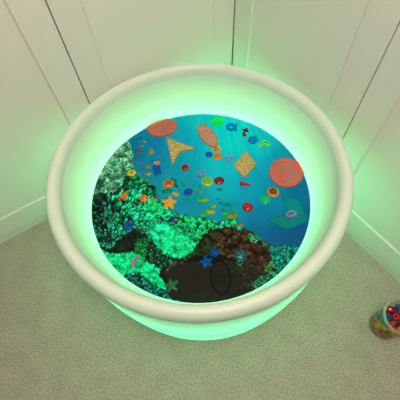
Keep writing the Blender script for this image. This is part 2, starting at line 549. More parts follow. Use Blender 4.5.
for ccx, ccy, cr in [(222, 266, 6), (233, 266, 6), (243, 270, 6), (248, 262, 5), (246, 280, 6), (252, 286, 5), (225, 262, 3), (262, 276, 7), (256, 268, 5), (268, 262, 6)]:
    for q in range(int(cr * 4)):
        rr = cr * math.sqrt(rng.random()); aa = rng.random() * 6.28
        splat(ccx + rr * math.cos(aa), ccy + rr * math.sin(aa), 1.7, 0.55, rng.random() * 3.14, jit([(56, 110, 48), (70, 60, 32), (104, 62, 34), (34, 80, 44)][rng.integers(4)], 0.2), edge=0.5, alpha=0.8)
for ccx, ccy, cr in [(195, 297, 9), (212, 294, 9), (206, 300, 10), (225, 300, 6)]:
    for q in range(int(cr * 6)):
        rr = cr * math.sqrt(rng.random()); aa = rng.random() * 6.28
        splat(ccx + rr * math.cos(aa), ccy + rr * math.sin(aa) * 0.6, 1.1, 0.6, rng.random() * 3.14, jit((20, 70, 38), 0.3), edge=0.5, alpha=0.45)
# bright tufts around the brown coral
for ccx, ccy, cr, c in [(254, 239, 4, (60, 206, 130)), (250, 236, 3, (30, 190, 120)), (265, 244, 3, (20, 150, 60)), (275, 263, 5, (80, 200, 130)), (282, 268, 5, (40, 190, 120)), (268, 268, 4, (60, 150, 70)),
                        (256, 284, 4, (50, 190, 120)), (262, 280, 5, (30, 160, 100)), (272, 276, 5, (20, 180, 110)), (243, 253, 3.5, (90, 140, 70)), (240, 262, 3.5, (50, 150, 90)), (205, 232, 2.5, (20, 190, 120))]:
    for q in range(int(cr * cr * 2)):
        rr = cr * math.sqrt(rng.random()); aa = rng.random() * 6.28
        splat(ccx + rr * math.cos(aa), ccy + rr * math.sin(aa) * 0.9, 1.0, 0.8, rng.random() * 3, jit(c, 0.3), edge=0.4)
# --- teal coral on the right
rc = inpoly([(268, 248), (276, 244), (288, 245), (300, 247), (308, 246), (306, 258), (288, 274), (276, 272), (272, 258)], 1.4, 0.5, 19)
fill(rc, (0, 56, 56), (0, 110, 96), 0.6, 55)
cover(rc, 300, 1.0, [(0, 120, 100), (0, 150, 116), (0, 80, 74), (20, 170, 126)], tip=(40, 190, 150), edge=0.35, aspect=1.7, ang=lambda x, y: -1.57 + (x - 286) * 0.08)


clumps(rc, 4.0, 108, 0.5, 1.25)
# --- contrast of the printed corals
cm = dome | base_ | mid | bl | ridge | rc | (brown & crust)
Lm = img.max(2)
ml = np.clip((Lm / 118.0) ** 0.4, 0.42, 1.1)
img[cm] *= ml[cm][:, None]
img[cm & (gx < 215) & ~soft, 0] *= 0.6
img[cm & (gx < 215) & ~soft, 2] *= 0.86
img[soft] *= np.array([0.84, 1.04, 0.92])
img[dome] *= 1.05
img[fl1 & ~patch] *= np.array([1.2, 1.25, 1.3])
img[soft] *= 1.06
# --- fish
def fish(x, y, L, a, col, belly=None, tail=None):
    ca, sa = math.cos(a), math.sin(a)
    tail = tail or tuple(v * 0.75 for v in col)
    splat(x - ca * L * 0.52 - sa * L * 0.10, y - sa * L * 0.52 + ca * L * 0.10, L * 0.24, L * 0.09, a + 0.6, tail, edge=0.8)
    splat(x - ca * L * 0.52 + sa * L * 0.10, y - sa * L * 0.52 - ca * L * 0.10, L * 0.24, L * 0.09, a - 0.6, tail, edge=0.8)
    splat(x, y, L * 0.5, L * 0.24, a, col, edge=0.75)
    splat(x + sa * L * 0.22, y - ca * L * 0.22, L * 0.22, L * 0.09, a, tuple(v * 0.7 for v in col), edge=0.8)
    if belly:
        splat(x + ca * L * 0.08, y + sa * L * 0.08, L * 0.3, L * 0.13, a, belly, edge=0.9)


ORG, YEL, GRN, LIM = (176, 96, 40), (190, 160, 50), (0, 130, 84), (60, 196, 60)
for x, y, L, a, c, b in [(139, 151, 7, 0.05, (130, 70, 40), None), (144.5, 141.5, 5, -0.1, (120, 140, 60), YEL), (147.5, 139.5, 4, -0.4, (0, 120, 60), None), (141.5, 146, 5, -0.2, (140, 130, 60), None),
                         (151, 151, 7, -1.3, (176, 140, 60), ORG), (153, 152, 4, 0.9, (200, 130, 60), None), (138, 145, 4, -0.3, (30, 130, 110), None), (134, 147, 4, -0.5, (10, 120, 110), None),
                         (147.5, 166.5, 7, 0.05, (150, 110, 50), (180, 110, 60)), (148.5, 174, 7, -0.1, (150, 150, 60), (200, 160, 60)), (147, 180, 4, 0.2, (140, 120, 60), None),
                         (138, 162, 4, 0, (120, 120, 70), None), (137, 157, 4, -0.2, (20, 120, 110), None), (139, 174, 4, 0.3, (150, 130, 50), None),
                         (175.5, 194, 9, 0.42, (170, 170, 40), (206, 160, 60)), (155, 199.5, 6, 0.1, (190, 130, 60), None), (146, 187, 4, 0.3, (100, 140, 70), None),
                         (204.5, 200, 10, -0.2, (90, 190, 30), (180, 150, 40)), (210.5, 212, 11, 0.05, (110, 196, 40), (216, 150, 60)), (213.5, 206.5, 8, -0.4, (90, 180, 40), (190, 150, 50)), (201, 191.5, 7, -0.3, (70, 170, 60), (150, 140, 60)),
                         (232, 216, 12, -0.15, (110, 170, 20), (200, 120, 20)), (240, 225, 8, 0.05, (130, 130, 50), (170, 110, 50)), (236, 214, 6, -0.4, (90, 160, 40), None), (251, 197, 0.1, 0, GRN, None)]:
    fish(x, y, L, a, c, b)
for x, y, L, a, c in [(220, 189.5, 5, 0, GRN), (218, 199, 3.5, 0.2, GRN), (221, 203, 4, 0.1, GRN), (228, 205, 6, 0.05, (0, 140, 70)), (223, 210, 4, 0.2, GRN), (233, 209, 4, 0.5, (20, 176, 130)), (236, 211, 4, -0.4, (20, 180, 120)),
                      (174.5, 181, 6, 0.6, (0, 120, 80)), (168, 167, 3, 0.5, GRN), (162, 173, 3, 0.2, (0, 150, 110)), (183, 185, 5, 0.9, (10, 150, 80)), (176, 186, 5, 0.9, (0, 90, 60)), (168, 191, 8, -0.15, (0, 136, 90)),
                      (166, 199, 5, -0.6, (20, 130, 60)), (173, 205, 3, 0, GRN), (192, 192, 5, 0.9, LIM), (195, 189, 4, -0.8, (60, 190, 80)), (199, 200, 6, 0.6, (20, 206, 60)), (196, 197, 3, 0, (0, 160, 90)),
                      (158, 175.5, 4, 0.1, (0, 140, 80)), (187, 200, 4, 0, (0, 130, 90)), (190, 198, 4, 0.7, (30, 176, 90)), (206, 188, 4, 1.2, (0, 180, 110)), (200, 186, 3, 0.2, GRN), (203, 215, 7, 0.2, (0, 196, 110)),
                      (225, 213.5, 6, -0.2, (20, 200, 90)), (160, 141, 3, 0.6, (0, 120, 120)), (160, 153, 3, 0.3, (0, 140, 90)), (156, 146, 3, 0, GRN), (142, 154, 3, 0, (0, 130, 100)), (157, 160, 3, 0, (0, 120, 120)),
                      (134, 152, 3, 0, GRN), (136, 168, 3, 0.5, GRN), (143, 160, 3, 0.4, (60, 130, 80)), (152, 161, 3, 0.1, (0, 110, 110)), (153, 182, 3, 0.1, (0, 150, 120)), (186, 215, 3, 0, (0, 70, 60)), (160, 190, 3, 0.4, (0, 130, 90)),
                      (140, 138, 4, -0.4, (0, 110, 100)), (149, 134, 4, -0.3, (10, 130, 120)), (146, 150, 3, 0.3, (0, 130, 90)), (165, 160, 3, 0.3, (0, 150, 120)), (150, 143, 3, -0.3, (0, 130, 60)), (143, 169, 3, 0, (0, 110, 90)),
                      (210, 196, 3, 0, (0, 170, 110)), (180, 190, 4, 0.2, (0, 150, 100)), (136, 139, 3, -0.5, (0, 100, 90))]:
    fish(x, y, L * 1.15, a, c)
# orange dabs at the upper left edge: the glitter oval's reflection, painted in
for q in range(26):
    x = 148 + q * 0.85
    splat(x, 124.5 - (x - 148) * 0.26 + rng.random() * 1.6, 1.1, 0.7, rng.random() * 3, jit((206, 136, 50), 0.2), edge=0.6)
img = np.clip(img, 0, 255)

step = 0.5
RP = 0.3755
pts, colr, faces, idx = [], [], [], {}
g0, g1 = at(X0, Y0, ZP), at(X1, Y1, ZP)
# regular grid in the panel's own plane
ng = 440
cs = np.linspace(-RP, RP, ng)
PX, PY = np.meshgrid(cs, cs)
wx, wy, wz = PX + TC.x, PY + TC.y, np.full(PX.shape, ZP - CAM_H)
cx_ = xv.x * wx + yv.x * wy + up.x * wz
cy_ = xv.y * wx + yv.y * wy + up.y * wz
cz_ = xv.z * wx + yv.z * wy + up.z * wz
U_ = F * cx_ / cz_ + 200; V_ = F * cy_ / cz_ + 200
ui = np.clip(((U_ - X0) * SS), 0, W - 1).astype(int)
vi = np.clip(((V_ - Y0) * SS), 0, Hh - 1).astype(int)
ins = (PX ** 2 + PY ** 2) <= RP ** 2
vid = -np.ones(PX.shape, int)
vid[ins] = np.arange(ins.sum())
verts = np.stack([PX[ins], PY[ins], np.full(ins.sum(), ZP)], 1)
q = ins[:-1, :-1] & ins[1:, :-1] & ins[:-1, 1:] & ins[1:, 1:]
jj, ii = np.nonzero(q)
quads = np.stack([vid[jj, ii], vid[jj, ii + 1], vid[jj + 1, ii + 1], vid[jj + 1, ii]], 1)
me = bpy.data.meshes.new('picture_panel')
me.from_pydata(verts.tolist(), [], quads.tolist())
c8 = img[vi[ins], ui[ins]] / 255.0
lin = np.where(c8 <= 0.04045, c8 / 12.92, ((c8 + 0.055) / 1.055) ** 2.4)
ca_ = me.color_attributes.new('print', 'FLOAT_COLOR', 'POINT')
ca_.data.foreach_set('color', np.concatenate([lin, np.ones((len(lin), 1))], 1).astype(np.float32).ravel())
mt, nt, out = new_mat('backlit_reef_print')
at_ = N(nt, 'ShaderNodeAttribute', _attribute_name='print')
tc = N(nt, 'ShaderNodeTexCoord')
ns = N(nt, 'ShaderNodeTexNoise', Scale=420.0, Detail=3.0)
nt.links.new(tc.outputs['Object'], ns.inputs['Vector'])
mr = N(nt, 'ShaderNodeMapRange'); mr.inputs[3].default_value = 0.86; mr.inputs[4].default_value = 1.12
nt.links.new(ns.outputs['Fac'], mr.inputs[0])
em = N(nt, 'ShaderNodeEmission')
nt.links.new(at_.outputs['Color'], em.inputs['Color'])
nt.links.new(mr.outputs[0], em.inputs['Strength'])
gl = N(nt, 'ShaderNodeBsdfGlossy', Roughness=0.25)
ms = N(nt, 'ShaderNodeMixShader', Fac=0.012)
nt.links.new(em.outputs[0], ms.inputs[1]); nt.links.new(gl.outputs[0], ms.inputs[2])
nt.links.new(ms.outputs[0], out.inputs[0])
link('picture_panel', me, mt, tub)

# ------------------------------------------------------------------ toys on the panel
ZT = ZP + 0.0006


def clear(name, tint, color, dens=0.5, gloss=0.05, rough=0.12):
    """tinted see-through plastic"""
    mt, nt, out = new_mat(name)
    tr = N(nt, 'ShaderNodeBsdfTransparent', Color=tint + (1,))
    di = N(nt, 'ShaderNodeBsdfDiffuse', Color=srgb(color))
    gl = N(nt, 'ShaderNodeBsdfGlossy', Roughness=rough)
    tc = N(nt, 'ShaderNodeTexCoord')
    ns = N(nt, 'ShaderNodeTexNoise', Scale=160.0, Detail=2.0)
    nt.links.new(tc.outputs['Object'], ns.inputs['Vector'])
    mr = N(nt, 'ShaderNodeMapRange'); mr.inputs[3].default_value = dens * 0.75; mr.inputs[4].default_value = min(1.0, dens * 1.25)
    nt.links.new(ns.outputs['Fac'], mr.inputs[0])
    m1 = N(nt, 'ShaderNodeMixShader'); nt.links.new(mr.outputs[0], m1.inputs[0])
    nt.links.new(tr.outputs[0], m1.inputs[1]); nt.links.new(di.outputs[0], m1.inputs[2])
    m2 = N(nt, 'ShaderNodeMixShader', Fac=gloss)
    nt.links.new(m1.outputs[0], m2.inputs[1]); nt.links.new(gl.outputs[0], m2.inputs[2])
    nt.links.new(m2.outputs[0], out.inputs[0])
    return mt


def glitter(name, flake, flake2, tint, cover_=0.6, base=(150, 150, 140), dens=0.35, scale=330.0):
    """clear plate full of coloured flakes"""
    mt, nt, out = new_mat(name)
    tc = N(nt, 'ShaderNodeTexCoord')
    vo = N(nt, 'ShaderNodeTexVoronoi', Scale=scale)
    nt.links.new(tc.outputs['Object'], vo.inputs['Vector'])
    sp = N(nt, 'ShaderNodeSeparateColor'); nt.links.new(vo.outputs['Color'], sp.inputs[0])
    big = N(nt, 'ShaderNodeTexNoise', Scale=scale * 0.30, Detail=2.0)
    nt.links.new(tc.outputs['Object'], big.inputs['Vector'])
    ad = N(nt, 'ShaderNodeMath', _operation='MULTIPLY_ADD'); ad.inputs[1].default_value = 0.6
    nt.links.new(sp.outputs[0], ad.inputs[0]); nt.links.new(big.outputs['Fac'], ad.inputs[2])
    gt = N(nt, 'ShaderNodeMath', _operation='LESS_THAN'); gt.inputs[1].default_value = 0.44 + 0.68 * cover_
    nt.links.new(ad.outputs[0], gt.inputs[0])
    mc = N(nt, 'ShaderNodeMix', _data_type='RGBA')
    mc.inputs[6].default_value = srgb(flake); mc.inputs[7].default_value = srgb(flake2)
    nt.links.new(sp.outputs[1], mc.inputs[0])
    df = N(nt, 'ShaderNodeBsdfDiffuse'); nt.links.new(mc.outputs[2], df.inputs['Color'])
    tr = N(nt, 'ShaderNodeBsdfTransparent', Color=tint + (1,))
    db = N(nt, 'ShaderNodeBsdfDiffuse', Color=srgb(base))
    m0 = N(nt, 'ShaderNodeMixShader', Fac=dens)
    nt.links.new(tr.outputs[0], m0.inputs[1]); nt.links.new(db.outputs[0], m0.inputs[2])
    m1 = N(nt, 'ShaderNodeMixShader'); nt.links.new(gt.outputs[0], m1.inputs[0])
    nt.links.new(m0.outputs[0], m1.inputs[1]); nt.links.new(df.outputs[0], m1.inputs[2])
    gl = N(nt, 'ShaderNodeBsdfGlossy', Roughness=0.3)
    m2 = N(nt, 'ShaderNodeMixShader', Fac=0.01)
    nt.links.new(m1.outputs[0], m2.inputs[1]); nt.links.new(gl.outputs[0], m2.inputs[2])
    nt.links.new(m2.outputs[0], out.inputs[0])
    return mt


def px_local(pts_, cx, cy, z=ZT):
    c = at(cx, cy, z)
    return c, [((at(x, y, z) - c).x, (at(x, y, z) - c).y) for x, y in pts_]


def ell(cx, cy, rx, ry, a=0.0, n=40):
    a = math.radians(a)
    return [(cx + rx * math.cos(t) * math.cos(a) - ry * math.sin(t) * math.sin(a),
             cy + rx * math.cos(t) * math.sin(a) + ry * math.sin(t) * math.cos(a)) for t in [2 * math.pi * i / n for i in range(n)]]


def shrink(lp, k):
    cx = sum(p[0] for p in lp) / len(lp); cy = sum(p[1] for p in lp) / len(lp)
    return [(cx + (x - cx) * k, cy + (y - cy) * k) for x, y in lp]


def inset(lp, d_):
    """move every corner of a closed outline inwards by d_"""
    n = len(lp)
    area = sum(lp[i][0] * lp[(i + 1) % n][1] - lp[(i + 1) % n][0] * lp[i][1] for i in range(n))
    s = 1 if area > 0 else -1
    out_ = []
    for i in range(n):
        a, b, c = Vector(lp[i - 1]), Vector(lp[i]), Vector(lp[(i + 1) % n])
        e1, e2 = (b - a).normalized(), (c - b).normalized()
        n1, n2 = Vector((-e1.y, e1.x)) * s, Vector((-e2.y, e2.x)) * s
        k = n1 + n2
        k = k / max(k.length_squared, 0.25) * 2
        out_.append((b.x + k.x * d_, b.y + k.y * d_))
    return out_


def glitter_shape(pts_, cx, cy, mat, border_mat, label, cat='glitter shape', thick=0.004, group=None):
    c, lp = px_local(pts_, cx, cy)
    o = empty('glitter_shape', c, label, cat, group)
    link('glitter_fill', slab('glitter_fill', [inset(lp, 0.0022)], thick - 0.0006, 0.0003), mat, o)
    link('border', slab('border', [lp, inset(lp, 0.0023)], thick, 0.0005), border_mat, o)
    return o


B_red = clear('clear_edge_red', (0.75, 0.55, 0.5), (176, 96, 84), 0.55)
B_gold = clear('clear_edge_gold', (0.75, 0.75, 0.55), (176, 150, 90), 0.5)
B_teal = clear('clear_edge_teal', (0.5, 1.0, 0.9), (0, 150, 142), 0.35, gloss=0.005)
G_red = glitter('red_glitter', (224, 48, 24), (226, 96, 60), (0.62, 0.62, 0.62), 0.52, (166, 160, 156), 0.42, 320)
G_red2 = glitter('red_glitter_dense', (232, 46, 18), (222, 92, 54), (0.6, 0.6, 0.6), 0.50, (170, 160, 156), 0.5, 320)
G_red3 = glitter('red_glitter_sparse', (206, 40, 36), (216, 100, 80), (0.7, 0.68, 0.66), 0.40, (206, 180, 156), 0.6, 340)
G_gold = glitter('gold_glitter', (206, 160, 50), (222, 190, 100), (0.66, 0.66, 0.56), 0.50, (184, 182, 146), 0.5, 320)
G_teal = glitter('teal_glitter', (0, 104, 112), (0, 122, 116), (0.5, 1.0, 0.88), -0.5, (0, 150, 140), 0.3)
G_dark = glitter('dark_glitter', (14, 20, 16), (22, 28, 20), (0.75, 0.8, 0.75), -0.5, (12, 18, 14), 0.15)
B_dark = clear('clear_edge_dark', (0.35, 0.42, 0.4), (6, 14, 12), 0.4, gloss=0.003)

glitter_shape(ell(162.2, 128.2, 15.4, 8.9, -8), 162, 128, G_red, B_red, 'wide red glitter oval at the upper left edge of the reef picture')
glitter_shape(ell(207.6, 136.0, 13.6, 7.2, 50), 207, 136, G_red3, B_red, 'narrow slanted glitter oval with sparse red flakes above the orange counters')
glitter_shape(ell(286.2, 173.0, 17.4, 14.7, 8), 286, 173, G_red2, B_red, 'largest round red glitter disc at the right edge of the picture')
glitter_shape([(166.2, 137.5), (196.6, 149.2), (180.2, 152.6), (172.4, 165.8)], 178, 150, G_gold, B_gold, 'gold glitter arrowhead with a notched side under the wide red oval')
glitter_shape([(246.0, 151.0), (256.6, 164.8), (244.0, 178.6), (233.2, 166.0)], 245, 165, G_gold, B_gold, 'gold glitter diamond in the middle of the blue water')
glitter_shape([(281.0, 194.0), (300.0, 201.5), (308.0, 221.0), (287.0, 229.6), (267.0, 220.8), (287.0, 214.2)], 290, 212, G_teal, B_teal, 'dark teal notched shape, nearly invisible on the deep blue water')
glitter_shape(ell(220.6, 277.5, 10.4, 17.5, -6), 220, 277, G_dark, B_dark, 'dark see-through oval lying on the black part of the brown coral')


# --- letters, cut from clear plastic; outlines drawn upright (x right, y up, height 1) and turned into place
def rot(lp, a):
    c, s = math.cos(a), math.sin(a)
    return [(x * c - y * s, x * s + y * c) for x, y in lp]


def circ(cx, cy, rx, ry, n=28, a0=0, a1=360):
    return [(cx + rx * math.cos(math.radians(a0 + (a1 - a0) * i / n)), cy + ry * math.sin(math.radians(a0 + (a1 - a0) * i / n))) for i in range(n if a1 - a0 == 360 else n + 1)]


def letter(loops, px, py, h, deg, mat, mat_in, label, cat):
    c = at(px, py, ZT)
    o = empty('letter', c, label, cat)
    L = [rot([(x * h, y * h) for x, y in lp], math.radians(deg)) for lp in loops]
    link('outline', slab('outline', L, 0.0065, 0.0012), mat, o)
    raised = [rot([(x * h, y * h) for x, y in lp], math.radians(deg)) for lp in mat_in[1]]
    r = link('raised_line', slab('raised_line', raised, 0.0016, 0.0004), mat_in[0], o)
    r.location.z = 0.0064
    return o


L_green = clear('clear_green', (0.1, 1.0, 0.2), (10, 255, 60), 0.6, gloss=0.02)
L_green2 = clear('clear_green_core', (0.1, 1.0, 0.15), (0, 236, 40), 0.6, gloss=0.02)
L_blue = clear('clear_blue', (0.05, 0.66, 0.95), (0, 122, 200), 0.42, gloss=0.01)
L_blue2 = clear('clear_blue_core', (0.3, 1.0, 1.0), (0, 176, 230), 0.4, gloss=0.02)
L_red = clear('clear_dark_red', (0.8, 0.12, 0.1), (150, 24, 20), 0.7, gloss=0.04)
L_red2 = clear('clear_dark_red_core', (0.25, 0.03, 0.03), (44, 12, 12), 0.8, gloss=0.04)
L_lime = clear('clear_lime', (0.6, 1.0, 0.2), (160, 250, 20), 0.7, gloss=0.02)
L_lime2 = clear('clear_lime_core', (0.2, 0.7, 0.15), (40, 150, 20), 0.75, gloss=0.03)

w_out = [(-0.68, 0.5), (-0.36, 0.5), (-0.25, 0.1), (-0.12, 0.42), (0.12, 0.42), (0.25, 0.1), (0.36, 0.5), (0.68, 0.5), (0.38, -0.5), (0.12, -0.5), (0.0, -0.12), (-0.12, -0.5), (-0.38, -0.5)]
w_in = [inset(w_out, 0.08)]
letter([w_out], 217.2, 122.2, 0.039, -8, L_green, (L_green2, w_in), 'bright green letter w, first of the letters spelling water', 'letter')
a_out = circ(-0.04, 0.0, 0.52, 0.5, 24, 42, 318) + [(0.36, -0.5), (0.6, -0.5), (0.6, 0.5), (0.36, 0.5)]
a_hole = circ(-0.03, 0, 0.2, 0.18, 20)
letter([a_out, a_hole], 231.3, 127.6, 0.038, -12, L_blue, (L_blue2, [inset(a_out, 0.10), inset(circ(-0.03, 0, 0.22, 0.2, 20), -0.08)]), 'blue letter a, between the green w and the red t', 'letter')
t_out = [(-0.12, 0.62), (0.12, 0.62), (0.12, 0.34), (0.38, 0.34), (0.38, 0.12), (0.12, 0.12), (0.12, -0.26), (0.2, -0.36), (0.38, -0.34), (0.42, -0.54), (0.16, -0.62), (-0.06, -0.54), (-0.14, -0.36), (-0.14, 0.12), (-0.38, 0.12), (-0.38, 0.34), (-0.12, 0.34)]
letter([t_out], 244.8, 132.4, 0.033, -32, L_red, (L_red2, [inset(t_out, 0.07)]), 'dark red letter t, middle letter of the word water', 'letter')
e_out = circ(0, 0, 0.5, 0.5, 30, 0, 325) + [(0.2, -0.16), (0.1, -0.22), (-0.1, -0.2), (-0.2, -0.1), (0.5, -0.1)]
e_hole = [(-0.2, 0.08), (0.22, 0.08), (0.14, 0.22), (0.0, 0.26), (-0.14, 0.22)]
letter([e_out, e_hole], 252.8, 140.4, 0.037, -30, L_blue, (L_blue2, [inset(e_out, 0.07), inset(e_hole, -0.05)]), 'blue letter e, between the red t and the lime r', 'letter')
r_out = [(-0.34, -0.5), (-0.08, -0.5), (-0.08, 0.05), (0.02, 0.22), (0.2, 0.26), (0.36, 0.2), (0.44, 0.42), (0.26, 0.52), (0.06, 0.5), (-0.08, 0.4), (-0.1, 0.5), (-0.34, 0.5)]
letter([r_out], 263.8, 145.6, 0.038, -56, L_lime, (L_lime2, [inset(r_out, 0.085)]), 'lime green letter r, last letter of the word water', 'letter')


# --- small counters, gems and sea creatures
def dome_mesh(name, r, h, n=24, rings=6, lobes=0, amp=0.0, pointy=0.0):
    """low rounded pebble, optionally scalloped around"""
    bm = bmesh.new()
    rows = []
    prof = [(1.0, 0.0), (1.04, 0.25)] + [(math.cos(t * math.pi / 2 / rings), 0.25 + 0.75 * math.sin(t * math.pi / 2 / rings)) for t in range(1, rings)]
    for rr, zz in prof:
        row = []
        for i in range(n):
            a = 2 * math.pi * i / n
            k = 1 + amp * math.cos(lobes * a) * rr
            row.append(bm.verts.new((r * rr * k * math.cos(a), r * rr * k * math.sin(a), h * zz)))
        rows.append(row)
    for a, b in zip(rows, rows[1:]):
        for i in range(n):
            bm.faces.new((a[i], a[(i + 1) % n], b[(i + 1) % n], b[i]))
    tp = bm.verts.new((0, 0, h * (1 + pointy)))
    for i in range(n):
        bm.faces.new((rows[-1][i], rows[-1][(i + 1) % n], tp))
    bm.faces.new(rows[0][::-1])
    me = bpy.data.meshes.new(name); bm.to_mesh(me); bm.free()
    return me


def px_size(px, py, r):
    return (at(px + r, py, ZT) - at(px, py, ZT)).length


def pebble(name, px, py, r, mat, label, cat, h=0.0055, lobes=0, amp=0.0, n=24, sy=1.0, rz=0, smooth_=True, core=None, core_r=0.6):
    R = px_size(px, py, r)
    o = link(name, dome_mesh(name, R, h, n, 6, lobes, amp), mat, smooth=smooth_)
    o.location = at(px, py, ZT); o.scale = (1, sy, 1); o.rotation_euler.z = math.radians(rz)
    tag(o, label, cat)
    if core is not None:
        c = link(core[0], dome_mesh(core[0], R * core_r, h * 0.42, 20), core[1], o, True)
        c.location.z = h * 0.92
    return o


def star_loop(r1, r2, n=5, a0=90, round_=3):
    out_ = []
    for i in range(n):
        for da, rr in ((-8, r1 * 0.93), (0, r1), (8, r1 * 0.93), (180 / n, r2)):
            a = math.radians(a0 + i * 360 / n + da)
            out_.append((rr * math.cos(a), rr * math.sin(a)))
    return out_


def starfish(px, py, r, mat, ridge_mat, a0, label, k=0.48, name='starfish'):
    R = px_size(px, py, r)
    o = empty(name, at(px, py, ZT), label, 'starfish')
    bm = bmesh.new()
    n = 5
    loop = star_loop(R, R * k, n, a0)
    low = [bm.verts.new((x, y, 0)) for x, y in loop]
    mid_ = [bm.verts.new((x * 0.97, y * 0.97, 0.003)) for x, y in loop]
    hi = [bm.verts.new((x * 0.72, y * 0.72, 0.0055)) for x, y in loop]
    c = bm.verts.new((0, 0, 0.008))
    L = len(loop)
    for i in range(L):
        j = (i + 1) % L
        bm.faces.new((low[i], low[j], mid_[j], mid_[i])); bm.faces.new((mid_[i], mid_[j], hi[j], hi[i])); bm.faces.new((hi[i], hi[j], c))
    bm.faces.new(low[::-1])
    me = bpy.data.meshes.new('body'); bm.to_mesh(me); bm.free()
    link('body', me, mat, o)
    # raised line of dots along each arm
    bm = bmesh.new()
    for i in range(n):
        a = math.radians(a0 + i * 360 / n)
        for s in (0.2, 0.4, 0.6, 0.8):
            bmesh.ops.create_icosphere(bm, subdivisions=1, radius=R * 0.075, matrix=Matrix.Translation((R * s * math.cos(a), R * s * math.sin(a), 0.0078 - 0.0036 * s)))
    me = bpy.data.meshes.new('ridge'); bm.to_mesh(me); bm.free()
    link('ridge', me, ridge_mat, o)
    return o


T_orange = clear('clear_orange', (1.0, 0.6, 0.15), (232, 130, 20), 0.75)
T_orange2 = clear('clear_orange_core', (1.0, 0.35, 0.1), (190, 70, 10), 0.8)
T_amber = clear('clear_amber', (1.0, 0.8, 0.25), (246, 178, 40), 0.8)
T_amber2 = clear('clear_amber_core', (1.0, 0.6, 0.1), (206, 134, 20), 0.75)
T_yellow = clear('clear_yellow', (1.0, 1.0, 0.15), (226, 220, 20), 0.75)
T_yellow2 = clear('clear_yellow_core', (0.9, 0.7, 0.1), (180, 130, 10), 0.8)
T_red = clear('clear_red', (0.8, 0.08, 0.1), (190, 20, 40), 0.75)
T_red2 = clear('clear_red_core', (0.5, 0.03, 0.05), (120, 10, 26), 0.8)
T_wine = clear('clear_wine', (0.7, 0.3, 0.35), (150, 30, 50), 0.75)
T_wine2 = clear('clear_wine_core', (0.5, 0.3, 0.35), (110, 44, 56), 0.75)
T_blue = clear('clear_mid_blue', (0.03, 0.55, 0.95), (0, 108, 200), 0.42, gloss=0.02)
T_blue2 = clear('clear_mid_blue_core', (0.03, 0.5, 0.9), (0, 96, 180), 0.45, gloss=0.02)
T_sky = clear('clear_sky_blue', (0.05, 0.6, 0.95), (0, 104, 186), 0.42, gloss=0.02)
T_navy = clear('clear_navy', (0.03, 0.5, 0.95), (0, 84, 180), 0.48, gloss=0.02)
T_lilac = clear('clear_lilac', (0.75, 0.75, 0.95), (150, 140, 200), 0.45, gloss=0.10)
T_grey = clear('clear_grey', (0.6, 0.62, 0.62), (120, 124, 140), 0.72, gloss=0.12)
T_lime = clear('clear_yellow_green', (0.7, 0.95, 0.3), (190, 200, 60), 0.7)
T_lime2 = clear('clear_yellow_green_core', (0.5, 0.9, 0.25), (120, 186, 60), 0.7)
T_jade = clear('clear_jade', (0.2, 1.0, 0.7), (0, 196, 140), 0.6, gloss=0.02)
T_jade2 = clear('clear_jade_core', (0.2, 1.0, 0.6), (20, 206, 140), 0.6, gloss=0.02)
T_moss = clear('clear_moss_green', (0.3, 0.9, 0.4), (20, 92, 52), 0.72)
T_peach = clear('clear_peach', (0.9, 0.75, 0.5), (206, 150, 96), 0.75)

pebble('flower_counter', 216.6, 148.9, 4.2, T_orange, 'upper of two orange flower counters touching under the slanted glitter oval', 'counter', lobes=5, amp=0.08, sy=0.92, core=('center', T_amber2), core_r=0.55)
pebble('flower_counter', 217.6, 156.4, 4.5, T_orange, 'lower of two orange flower counters, the one beside the small blue flower', 'counter', lobes=6, amp=0.06, sy=0.95, core=('center', T_amber2), core_r=0.55)
pebble('flower_counter', 209.2, 154.8, 3.8, T_blue, 'small blue flower counter left of the two orange ones', 'counter', lobes=5, amp=0.08, sy=1.0, core=('center', T_blue2), core_r=0.5)
pebble('round_gem', 207.3, 181.8, 5.6, T_lime, 'round yellow-green disc beside the dark wine-red one', 'gem', h=0.008, core=('center', T_lime2), core_r=0.74)
pebble('round_gem', 219.2, 181.0, 5.2, T_wine, 'round wine-red disc right of the yellow-green one', 'gem', h=0.008, core=('center', T_wine2), core_r=0.74, sy=0.9)
pebble('round_gem', 273.0, 192.4, 5.8, T_orange, 'orange disc with a dark olive middle below the largest glitter disc', 'gem', h=0.007, core=('center', clear('clear_olive', (0.5, 0.4, 0.1), (104, 78, 6), 0.85)), core_r=0.68)
pebble('round_gem', 264.8, 199.6, 5.6, T_jade, 'green see-through disc tucked beside the orange disc', 'gem', h=0.004, core=('center', T_jade2), core_r=0.6)
pebble('round_gem', 247.6, 207.6, 5.3, T_wine, 'red round gem alone below the dark red cone', 'gem', h=0.009, core=('center', T_red), core_r=0.7)
pebble('shell_counter', 185.0, 168.0, 4.0, T_red, 'small crimson shell counter under the tip of the gold arrowhead', 'counter', h=0.009, lobes=7, amp=0.07, core=('center', T_red2), core_r=0.6)
pebble('flower_counter', 157.0, 163.2, 3.0, T_peach, 'small peach flower counter above the dark blue block', 'counter', lobes=5, amp=0.1, sy=0.8)
pebble('flower_counter', 131.6, 173.2, 4.2, T_yellow, 'bright yellow flower counter on the pale soft coral', 'counter', lobes=6, amp=0.1, sy=0.8, core=('center', T_yellow2), core_r=0.5)
pebble('shell_counter', 168.4, 184.2, 5.4, T_orange, 'bright orange shell counter just above the amber starfish', 'counter', h=0.010, lobes=5, amp=0.07, sy=0.9, rz=18, core=('center', T_orange2), core_r=0.62)
pebble('oval_gem', 144.0, 198.6, 5.0, T_orange, 'orange oval gem on the green finger coral', 'gem', h=0.009, sy=0.78, rz=-25, core=('center', T_amber2), core_r=0.6)
pebble('oval_gem', 188.2, 192.4, 4.9, T_blue, 'blue oval gem in the shoal of green fish', 'gem', h=0.006, sy=0.85, rz=30, core=('center', T_blue2), core_r=0.6)
